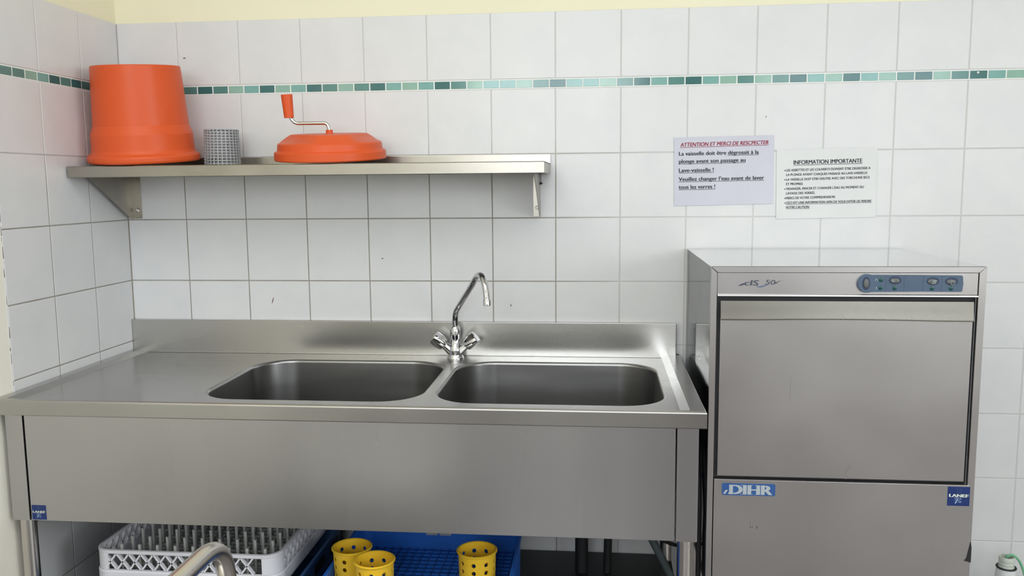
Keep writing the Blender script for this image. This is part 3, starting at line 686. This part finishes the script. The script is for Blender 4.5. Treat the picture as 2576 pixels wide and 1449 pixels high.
bm = bmesh.new(); cx, cz = DX(2.2270), DZ(1.1812); seg(bm, [(cx-0.003, cz+0.0018), (cx, cz+0.0018), (cx+0.0026, cz-0.0014), (cx-0.003, cz-0.0014), (cx-0.003, cz+0.0008)], 0.0004, fy-0.0036); DW('button_symbol', bm, 'mark_light', None, fas)
bm = bmesh.new(); cx, cz = DX(2.2385), DZ(1.1812); seg(bm, [(cx-0.0012, cz-0.0014), (cx+0.0012, cz-0.0014), (cx, cz+0.0002), (cx-0.0012, cz-0.0014)], 0.0003, fy-0.0036); DW('button_symbol', bm, 'mark_light', None, fas)
bm = bmesh.new(); cx, cz = DX(2.1898), DZ(1.1825); seg(bm, [(cx-0.003, cz-0.002), (cx-0.003, cz+0.001), (cx, cz+0.0035), (cx+0.003, cz-0.002)], 0.0004, fy-0.0002); DW('button_symbol', bm, 'mark_light', None, fas)
bm = bmesh.new(); cx, cz = DX(2.1895), DZ(1.1635); seg(bm, [(cx, cz-0.003), (cx+0.001, cz), (cx, cz+0.003)], 0.0006, fy-0.0002); DW('button_symbol', bm, 'mark_light', None, fas)
# gasket gap and door
bm = bmesh.new(); box(bm, ix0-0.001, ix1+0.001, DY+0.014, DY+0.03, DZ(0.684), DZ(1.142)); DW('door_gasket', bm, 'rubber')
dx0, dx1, dz0, dz1 = DX(1.8285), DX(2.4155), DZ(0.6905), DZ(1.1305)
bz = DZ(1.0838)
bm = bmesh.new(); box(bm, dx0, dx1, DY+0.003, DY+0.026, dz0, bz+0.004, 0.0012)
# water marks and drips
door = DW('door', bm, 'steel_door')
bm = bmesh.new()
nx = 40; rows_ = []
for j, (dy, tz) in enumerate(((0.0030, 0.0), (0.0024, 0.08), (0.0003, 0.45), (-0.0026, 0.90), (-0.0032, 0.96), (-0.0030, 1.0), (0.003, 1.0))):
    row = []
    for i in range(nx+1):
        u = i/nx; arch = 0.0026*math.sin(PI*max(0, min(1, (u-0.12)/0.76)))
        zb = bz+arch; row.append(Vector((dx0+(dx1-dx0)*u, DY+dy, dz1+(zb-dz1)*tz)))
    rows_.append(row)
loft(bm, rows_, closed=False)
bmesh.ops.solidify(bm, geom=bm.faces[:], thickness=0.0008)
DW('handle', bm, 'steel_shelf', 40, door, 'bright bevelled grip band along the top of the door')  # warm steel tint stands in for the cream wall's reflection
# lower service panel
bm = bmesh.new(); lz = DZ(0.6830)
box(bm, ix0+0.0005, ix1+0.0060, DY-0.0012, DY+0.016, ZB+0.01, lz, 0.0015)
low = DW('lower_panel', bm, 'steel_door')
# badge
bm = bmesh.new(); bx0, bx1, bz0, bz1 = DX(1.8402), DX(1.9700), DZ(0.6425), DZ(0.6735)
yb = DY-0.0012
rp = [(p.x, p.y) for p in rrect(bx0, bx1, bz0, bz1, 0.004, 0, 5)]
prism(bm, rp, 'y', yb-0.0008, yb)
w, h = bx1-bx0, bz1-bz0; yy = yb-0.0011
letter(bm, 'DIHR', (bx0+0.135*w, yy, bz0+0.12*h), (bx0+0.95*w, yy, bz0+0.10*h), 0.76*h, bold=0.055, mi=1)
for k in (0.02, 0.11):
    flat(bm, [(bx0+k*w, bz0+0.12*h), (bx0+(k+0.045)*w, bz0+0.12*h), (bx0+(k+0.095)*w, bz0+0.45*h), (bx0+(k+0.05)*w, bz0+0.45*h)], yy-0.0009, 1)
# serifs
for k0, k1 in ((0.13, 0.20), (0.345, 0.455), (0.475, 0.58), (0.62, 0.70), (0.725, 0.80)):
    for zz in (0.10, 0.855): flat(bm, [(bx0+k0*w, bz0+zz*h), (bx0+k1*w, bz0+zz*h), (bx0+k1*w, bz0+(zz+0.035)*h), (bx0+k0*w, bz0+(zz+0.035)*h)], yy-0.0007, 1)
o = DW('badge', bm, ['badge_blue', 'badge_grey'], None, None, 'blue rounded badge with silver slab capitals')
chef_sticker(DX(2.3780), DX(2.4295), DZ(0.6310), DZ(0.6790), DY-0.0012, dw, DO)
# small scratches
for x, z, w, h in ((1.9105, 0.5660, 0.0012, 0.0035), (1.9150, 0.5665, 0.0010, 0.0030), (1.9262, 0.5655, 0.0022, 0.0034), (1.9090, 0.5770, 0.0006, 0.002)):
    bm = bmesh.new(); flat(bm, [(x-w, z-h), (x+w, z-h), (x+w*0.4, z+h), (x-w*0.2, z+h)], DY-0.0014); DW('scratch', bm, 'smudge', None)
yk = DY+0.0027; drip = steel('drip_stained_steel', (0.36, 0.34, 0.33), (0.42, 0.40, 0.38), (0.4, 0.5), (1, 1, 1))
for pl_ in ([(1.9964, 0.884), (1.9978, 0.884), (1.9980, 0.950), (1.9968, 0.950)], [(2.1345, 0.6935), (2.1375, 0.6935), (2.1375, 0.7120), (2.1490, 0.7280), (2.1475, 0.7290), (2.1345, 0.7135)]):
    bm = bmesh.new(); flat(bm, pl_, yk); DW('drip_mark', bm, drip, None, door)
# black tape remnants at the frame
bm = bmesh.new()
prism(bm, [(X1-0.0015, 0.545), (X1+0.001, 0.530), (X1+0.001, 0.492), (X1-0.016, 0.497), (X1-0.009, 0.503), (X1-0.006, 0.520)], 'y', DY-0.0016, DY-0.0002)
DW('torn_tape', bm, 'rubber', None, None, 'torn scrap of black tape')
# stand
st = empty('dishwasher_stand', ((X0+X1)/2, DY/2, 0)); stO = -Vector(st.location)
tag(st, 'low steel stand carrying the dishwasher, hidden below it', 'stand')
bm = bmesh.new()
for z in (0.365,):
    box(bm, X0+0.01, X1-0.01, DY+0.01, DY+0.045, z, ZB); box(bm, X0+0.01, X1-0.01, -0.045, -0.01, z, ZB)
    box(bm, X0+0.01, X0+0.045, DY+0.045, -0.045, z, ZB); box(bm, X1-0.045, X1-0.01, DY+0.045, -0.045, z, ZB)
bmesh.ops.translate(bm, verts=bm.verts, vec=stO); link('frame', bm, 'steel_tube', st)
for x in (X0+0.01, X1-0.045):
    for y in (DY+0.01, -0.045):
        bm = bmesh.new(); box(bm, x, x+0.035, y, y+0.035, 0, 0.365, 0.002); bmesh.ops.translate(bm, verts=bm.verts, vec=stO); link('leg', bm, 'steel_tube', st)

# ------------------------------------------------------------------ things under the sink
def perforated_cup(name, R, H, rows_z, ncol, ph):
    """thin conical cup with true round holes"""
    bm = bmesh.new(); NC = ncol*2; cells_z = [0.0]
    ch = 0.022
    for z in rows_z:
        cells_z += [z-ch/2, z+ch/2]
    cells_z.append(H-0.008); cells_z = sorted(cells_z)
    cells_z = [z for k, z in enumerate(cells_z) if k == 0 or z-cells_z[k-1] > 1e-4]
    holes = set()
    for z in rows_z: holes.add(round(z-ch/2, 5))
    cache = {}
    def vert(th, z):
        k = (round(th % (2*PI), 5) % round(2*PI, 5), round(z, 5))
        if k not in cache:
            r = R*(0.93+0.07*z/H); cache[k] = bm.verts.new((r*math.cos(th), r*math.sin(th), z))
        return cache[k]
    for a, b in zip(cells_z, cells_z[1:]):
        for c in range(NC):
            t0 = ph+2*PI*c/NC; t1 = ph+2*PI*(c+1)/NC; n = 4
            per = [(t0+(t1-t0)*i/n, a) for i in range(n)]+[(t1, a+(b-a)*i/n) for i in range(n)]+[(t1-(t1-t0)*i/n, b) for i in range(n)]+[(t0, b-(b-a)*i/n) for i in range(n)]
            if round(a, 5) in holes and c % 2 == 0:
                tm, zm = (t0+t1)/2, (a+b)/2; hr = 0.0062; pts = []
                for th, z in per:
                    ang = math.atan2((z-zm)/(b-a), (th-tm)/(t1-t0)) if t1 > t0 else 0; pts.append((tm+hr/R*math.cos(ang), zm+hr*math.sin(ang)))
                for i in range(16):
                    j = (i+1) % 16
                    bm.faces.new((vert(*per[i]), vert(*per[j]), vert(*pts[j]), vert(*pts[i])))
            else:
                for i in range(n):
                    for j in range(n):
                        q = lambda ii, jj: vert(t0+(t1-t0)*ii/n, a+(b-a)*jj/n)
                        bm.faces.new((q(i, j), q(i+1, j), q(i+1, j+1), q(i, j+1)))
    bmesh.ops.recalc_face_normals(bm, faces=bm.faces)
    bmesh.ops.solidify(bm, geom=bm.faces[:], thickness=0.002)
    # rolled rim and base
    lo = [circle(0, 0, z, r, 64) for r, z in ((R-0.0025, H-0.009), (R-0.0022, H-0.001), (R+0.001, H), (R+0.0042, H-0.002), (R+0.0042, H-0.004), (R+0.0005, H-0.006), (R-0.0004, H-0.009))]
    loft(bm, lo)
    lathe(bm, [(R*0.925, 0.0), (R*0.925, 0.003)], 48)
    return bm
CR, CH = 0.0512, 0.125
cup0 = empty('yellow_cutlery_cup', (0, 0, 0))
bmc = perforated_cup('c', CR, CH, (0.033, 0.055, 0.077, 0.099), 9, 0.2)
link('cup_wall', bmc, 'yellow', cup0, 35)
SHELFZ = 0.230
RB = 0.312                       # floor of the blue rack
spots = [(0.8635, -0.485, 0.0, 'yellow perforated cutlery cup in the blue rack, leftmost and behind another'),
         (0.9460, -0.560, 0.22, 'yellow perforated cutlery cup in the blue rack, nearest and overlapping another'),
         (1.2080, -0.478, 0.1, 'yellow perforated cutlery cup standing alone at the right of the blue rack')]
for i, (x, y, a, lab) in enumerate(spots):
    if i == 0: c = cup0
    else:
        c = cup0.copy(); COL.objects.link(c)
        for ch in cup0.children: d = ch.copy(); COL.objects.link(d); d.parent = c
    c.location = (x, y, RB+0.0005); c.rotation_euler = (0, 0, a)
    tag(c, lab, 'cutlery cup', 'yellow cutlery cups under the sink')
# blue rack with open lattice floor
rack = empty('blue_dish_rack', (1.06, -0.44, SHELFZ)); RO = -Vector(rack.location)
tag(rack, 'bright blue square dish rack under the sink holding yellow cutlery cups', 'dish rack')
def RK(name, bm, m, par=None, smooth=35):
    bmesh.ops.translate(bm, verts=bm.verts, vec=RO); return link(name, bm, m, par or rack, smooth)
bx0, bx1, by0, by1, bzt = 0.812, 1.303, -0.690, -0.195, 0.388
bm = bmesh.new(); t_ = 0.004
lo = [rrect(bx0+d, bx1-d, by0+d, by1-d, 0.03-d*0.5, z, 6) for d, z in ((0.010, SHELFZ+0.001), (0.002, SHELFZ+0.02), (0.0, bzt-0.014), (-0.006, bzt-0.012), (-0.006, bzt), (0.002, bzt), (t_, bzt-0.004), (t_, RB-0.01), (0.014, SHELFZ+0.004))]
loft(bm, lo)
RK('frame', bm, 'blue')
bm = bmesh.new()
k = bx0+0.0265
while k < bx1-0.02:
    box(bm, k-0.0016, k+0.0016, by0+0.005, by1-0.005, RB-0.012, RB); k += 0.0245
k = by0+0.0265
while k < by1-0.02:
    box(bm, bx0+0.005, bx1-0.005, k-0.0016, k+0.0016, RB-0.012, RB); k += 0.0245
loft(bm, [rrect(bx0+0.004, bx1-0.004, by0+0.004, by1-0.004, 0.028, z, 6) for z in (RB-0.014, RB-0.012)], True, True)
RK('lattice_floor', bm, 'blue', None, None)
for x in (1.010, 1.052):  # pale plates added in place of slots that show the wall behind
    bm = bmesh.new(); box(bm, x, x+0.036, by1-0.0046, by1-0.0035, 0.352, 0.372, 0.0005)
    o = RK('handle_slot_plate', bm, 'grey_plastic'); o['label'] = 'pale grey plate added for the wall seen through a rear handle slot'

# white peg rack on a dark blue rack
WX0, WX1, WY0, WY1, WZT, WZB = 0.1710, 0.6905, -0.582, -0.090, 0.445, 0.345
wr = empty('white_dish_rack', ((WX0+WX1)/2, (WY0+WY1)/2, WZB)); WO = -Vector(wr.location)
tag(wr, 'white plastic peg rack with diamond lattice sides under the left of the sink', 'dish rack')
def WR(name, bm, m='rack_white', smooth=35, par=None):
    bmesh.ops.translate(bm, verts=bm.verts, vec=WO); return link(name, bm, m, par or wr, smooth)
def lat_rack(bm, x0, x1, y0, y1, zb, zt, rc=0.045):
    lz1, lz0 = zt-0.010, zt-0.056
    def lp(d, z): return rrect(x0+d, x1-d, y0+d, y1-d, rc-d, z, 8)
    # rim
    r_ = [lp(0.0, lz1), lp(-0.001, lz1+0.002), lp(-0.001, zt-0.001), lp(0.001, zt), lp(0.007, zt), lp(0.008, zt-0.001), lp(0.008, lz1), lp(0.0, lz1)]
    loft(bm, r_)
    # plain lower band with a step
    b_ = [lp(0.0, lz0), lp(0.0, lz0-0.002), lp(-0.003, lz0-0.005), lp(-0.003, zb+0.01), lp(0.002, zb), lp(0.008, zb), lp(0.008, lz0), lp(0.0, lz0)]
    loft(bm, b_)
    # solid corners
    for sx, sy in ((0, 0), (1, 0), (0, 1), (1, 1)):
        cx = x0+rc if sx == 0 else x1-rc; cy = y0+rc if sy == 0 else y1-rc
        a0 = {(0, 0): PI, (1, 0): 1.5*PI, (0, 1): PI/2, (1, 1): 0}[(sx, sy)]
        pts = [(cx+rc*math.cos(a0+PI/2*i/8), cy+rc*math.sin(a0+PI/2*i/8)) for i in range(9)]
        pin = [(cx+(rc-0.004)*math.cos(a0+PI/2*i/8), cy+(rc-0.004)*math.sin(a0+PI/2*i/8)) for i in range(9)]
        prism(bm, pts+pin[::-1], 'z', lz0-0.001, lz1+0.001)
    # diamond slats: thin on the face, deep inwards
    def side(org, e, nrm, ln):
        n = round(ln/0.0345); p = ln/n; hh = lz1-lz0; th = 0.0021; dp = 0.011
        for i in range(n):
            for (ua, ub) in (((i)*p, (i+1)*p), ((i+1)*p, (i)*p)):
                a = Vector((ua, lz0)); b = Vector((ub, lz1)); d = (b-a).normalized(); q = Vector((-d.y, d.x))*th
                poly = [a+q, a-q, b-q, b+q]
                lo = [[org+e*p_.x+Vector((0, 0, p_.y))+nrm*k for p_ in poly] for k in (0.0, dp)]
                loft(bm, lo, True, True)
    side(Vector((x0+rc-0.012, y0+0.0005, 0)), Vector((1, 0, 0)), Vector((0, 1, 0)), x1-x0-2*rc-0.012)
    side(Vector((x0+rc, y1-0.0005, 0)), Vector((1, 0, 0)), Vector((0, -1, 0)), x1-x0-2*rc)
    side(Vector((x0+0.0005, y0+rc, 0)), Vector((0, 1, 0)), Vector((1, 0, 0)), y1-y0-2*rc)
    side(Vector((x1-0.0005, y0+rc, 0)), Vector((0, 1, 0)), Vector((-1, 0, 0)), y1-y0-2*rc)
bm = bmesh.new(); lat_rack(bm, WX0, WX1, WY0, WY1, WZB, WZT); WR('frame', bm)
bm = bmesh.new()
for k in range(19):
    q = 0.042 if k in (0, 18) else (0.018 if k in (1, 17) else 0.006)
    x = WX0+0.012+k*(WX1-WX0-0.024)/18; box(bm, x-0.0015, x+0.0015, WY0+q, WY1-q, WZB+0.004, WZB+0.014)
    y = WY0+0.012+k*(WY1-WY0-0.024)/18; box(bm, WX0+q, WX1-q, y-0.0015, y+0.0015, WZB+0.004, WZB+0.014)
WR('grid_floor', bm, 'peg', None)
bm = bmesh.new()
pl = [rrect(-0.0035, 0.0035, -0.0035, 0.0035, 0.0010, z, 2) for z in (0, 0.088, 0.0885)]
loft(bm, pl, True, True); box(bm, -0.0012, 0.0012, 0.003, 0.0062, 0, 0.086)
peg0 = link('peg', bm, 'peg', wr, 30)
first = True
for j in range(8):
    for i in range(9):
        if first: p = peg0; first = False
        else: p = peg0.copy(); COL.objects.link(p); p.parent = wr
        p.location = (0.2360+i*0.0508+WO.x, -0.5450+j*0.0545+WO.y, WZB+0.014+WO.z)
# dark blue rack below it
nv = empty('dark_blue_dish_rack', (0.45, -0.36, SHELFZ)); tag(nv, 'dark blue dish rack underneath the white peg rack', 'dish rack')
bm = bmesh.new(); nx0, nx1, ny0, ny1, nzt = 0.190, 0.718, -0.600, -0.110, 0.3445
lo = [rrect(nx0+d, nx1-d, ny0+d, ny1-d, 0.02, z, 5) for d, z in ((0.006, SHELFZ+0.001), (0.003, SHELFZ+0.03), (0.0, nzt-0.010), (-0.003, nzt-0.008), (-0.003, nzt), (0.006, nzt), (0.008, nzt-0.010), (0.010, SHELFZ+0.01), (0.012, SHELFZ+0.006))]
loft(bm, lo, False, True)
bmesh.ops.translate(bm, verts=bm.verts, vec=-Vector(nv.location)); link('crate_wall', bm, 'navy', nv, 35)
for y in (-0.52, -0.38, -0.24):
    bm = bmesh.new(); box(bm, nx1-0.002, nx1+0.0006, y, y+0.09, 0.292, 0.322, 0.0)
    bmesh.ops.translate(bm, verts=bm.verts, vec=-Vector(nv.location)); link('hand_slot', bm, 'rubber', nv)

# black tray on edge, added to darken the space behind the racks
tb = empty('darkening_tray', (0.375, -0.05, SHELFZ)); tag(tb, 'black tray added on edge behind the dish racks to darken the space', 'tray')
bm = bmesh.new()
def tl(d, y): return [Vector((p.x, y, p.y)) for p in rrect(0.060+d, 0.690-d, SHELFZ+0.001+d, 0.640-d, 0.03-d*0.5, 0, 6)]
loft(bm, [tl(0.020, -0.018), tl(0.012, -0.022), tl(0.004, -0.060), tl(0.0, -0.062), tl(-0.0005, -0.064), tl(0.006, -0.063), tl(0.014, -0.026), tl(0.022, -0.022)], True, True)
bmesh.ops.translate(bm, verts=bm.verts, vec=-Vector(tb.location)); link('tray_shell', bm, 'rubber', tb, 40)
# waste pipes and hoses
bm = bmesh.new(); tube(bm, [(1.484, -0.15, 0.555), (1.484, -0.15, 0.2325)], 0.0200, 20)
tag(link('waste_pipe', bm, 'rubber', smooth=50), 'thick black vertical waste pipe under the right basin', 'pipe', 'black pipes under the right basin')
bm = bmesh.new(); tube(bm, [(1.569, -0.15, 0.555), (1.566, -0.15, 0.40), (1.562, -0.15, 0.2325)], 0.0125, 18)
tag(link('waste_pipe', bm, 'rubber', smooth=50), 'thinner black vertical pipe, right of the thick one under the right basin', 'pipe', 'black pipes under the right basin')
bm = bmesh.new(); tube(bm, smooth_path([(1.600, -0.25, 0.545), (1.690, -0.25, 0.385), (1.7585, -0.25, 0.2460)], 0.2, 8), 0.0115, 16)
tag(link('drain_hose', bm, 'hose', smooth=50), 'grey green hose slanting down beside the rear right table leg', 'hose')
bm = bmesh.new(); tube(bm, smooth_path([(1.722, -0.085, 0.316), (1.76, -0.085, 0.300), (1.787, -0.10, 0.300), (1.7885, -0.30, 0.262), (1.7885, -0.42, 0.006)], 0.02, 6), 0.0055, 12)
tag(link('supply_hose', bm, 'rubber', smooth=50), 'thin black hose crossing behind the front right leg of the sink', 'hose')
bm = bmesh.new(); tube(bm, smooth_path([(1.7945, -0.05, 0.80), (1.7945, -0.44, 0.72), (1.7945, -0.50, 0.58), (1.7935, -0.50, 0.008)], 0.04, 6), 0.0066, 12)  # black tube standing in for the shaded dishwasher side in the gap
tag(link('gap_shade_strip', bm, 'rubber', smooth=50), 'black strip added for the shade in the gap between sink and dishwasher', 'shade strip')

# detergent bottle on the floor at the right
bt = empty('detergent_bottle', (2.7345, -0.125, 0)); tag(bt, 'white plastic detergent bottle with open neck at the right edge', 'bottle')
bm = bmesh.new()
def bl(r0, z, sq=1.0): return [Vector((r0*math.cos(a), r0*math.sin(a), z)) for a in [2*PI*i/40 for i in range(40)]]
loft(bm, [bl(r, z) for r, z in ((0.056, 0.0), (0.060, 0.004), (0.0610, 0.150), (0.060, 0.172), (0.052, 0.190), (0.0380, 0.210), (0.0300, 0.234), (0.0270, 0.262), (0.0262, 0.278), (0.0200, 0.279))], True, True)
link('bottle_body', bm, 'bottle', bt, 50)
bm = bmesh.new(); lathe(bm, [(0.0215, 0.279), (0.0215, 0.284), (0.0205, 0.285), (0.0205, 0.289), (0.0215, 0.290), (0.0215, 0.294), (0.0203, 0.295), (0.0203, 0.300), (0.0213, 0.301), (0.0213, 0.306), (0.0203, 0.309), (0.0195, 0.313), (0.0170, 0.313), (0.0170, 0.282)], 36, cap0=False)
link('neck', bm, 'neck', bt, 30)
bm = bmesh.new(); t = bmesh.new()
lp = [circle(0, 0, 0.2805+0.0028*math.sin(2*PI*k/8), 0.0252+0.0028*math.cos(2*PI*k/8), 36) for k in range(9)]
loft(bm, lp); t.free(); link('tamper_ring', bm, 'rubber', bt, 60)
bm = bmesh.new(); tube(bm, cat([Vector(p) for p in ((2.7330, -0.122, 0.290), (2.7370, -0.124, 0.3125), (2.7520, -0.127, 0.3175), (2.7690, -0.130, 0.300), (2.7850, -0.128, 0.262), (2.8000, -0.122, 0.215), (2.8150, -0.110, 0.150), (2.8350, -0.09, 0.006))], 8), 0.0036, 14)
tag(link('dosing_tube', bm, 'green_tube', smooth=60), 'translucent green dosing tube coming out of the white bottle', 'tube')

# ------------------------------------------------------------------ service trolley in the foreground
tr = empty('service_trolley', (0.70, -1.95, 0)); tO = -Vector(tr.location)
tag(tr, 'steel tube service trolley in front of the sink, only its bent handle in view', 'trolley')
for x in (1.002, 0.425):
    bm = bmesh.new(); tube(bm, smooth_path([(x, -2.30, 0.09), (x, -2.30, 0.921), (x, -1.545, 0.921), (x+0.004, -1.545, 0.09)], 0.075, 12), 0.0130, 24)
    bmesh.ops.translate(bm, verts=bm.verts, vec=tO); link('handle_frame', bm, 'steel_tube', tr, 60)
for z in (0.28, 0.62):
    bm = bmesh.new()
    box(bm, 0.435, 0.990, -2.29, -1.56, z, z+0.002); 
    for a, b, c, d in ((0.435, 0.990, -2.29, -2.288), (0.435, 0.990, -1.562, -1.56), (0.435, 0.437, -2.29, -1.56), (0.988, 0.990, -2.29, -1.56)): box(bm, a, b, c, d, z, z+0.03)
    bmesh.ops.translate(bm, verts=bm.verts, vec=tO); link('tray', bm, 'steel', tr)
for x in (1.002, 0.425):
    for y in (-2.30, -1.545):
        bm = bmesh.new(); lp = [[Vector((x+dx, y+r*math.cos(2*PI*i/24), 0.048+r*math.sin(2*PI*i/24))) for i in range(24)] for dx, r in ((-0.012, 0.044), (-0.010, 0.048), (0.010, 0.048), (0.012, 0.044))]
        loft(bm, lp, True, True); bmesh.ops.translate(bm, verts=bm.verts, vec=tO); link('caster', bm, 'rubber', tr, 40)

bpy.context.view_layer.update()
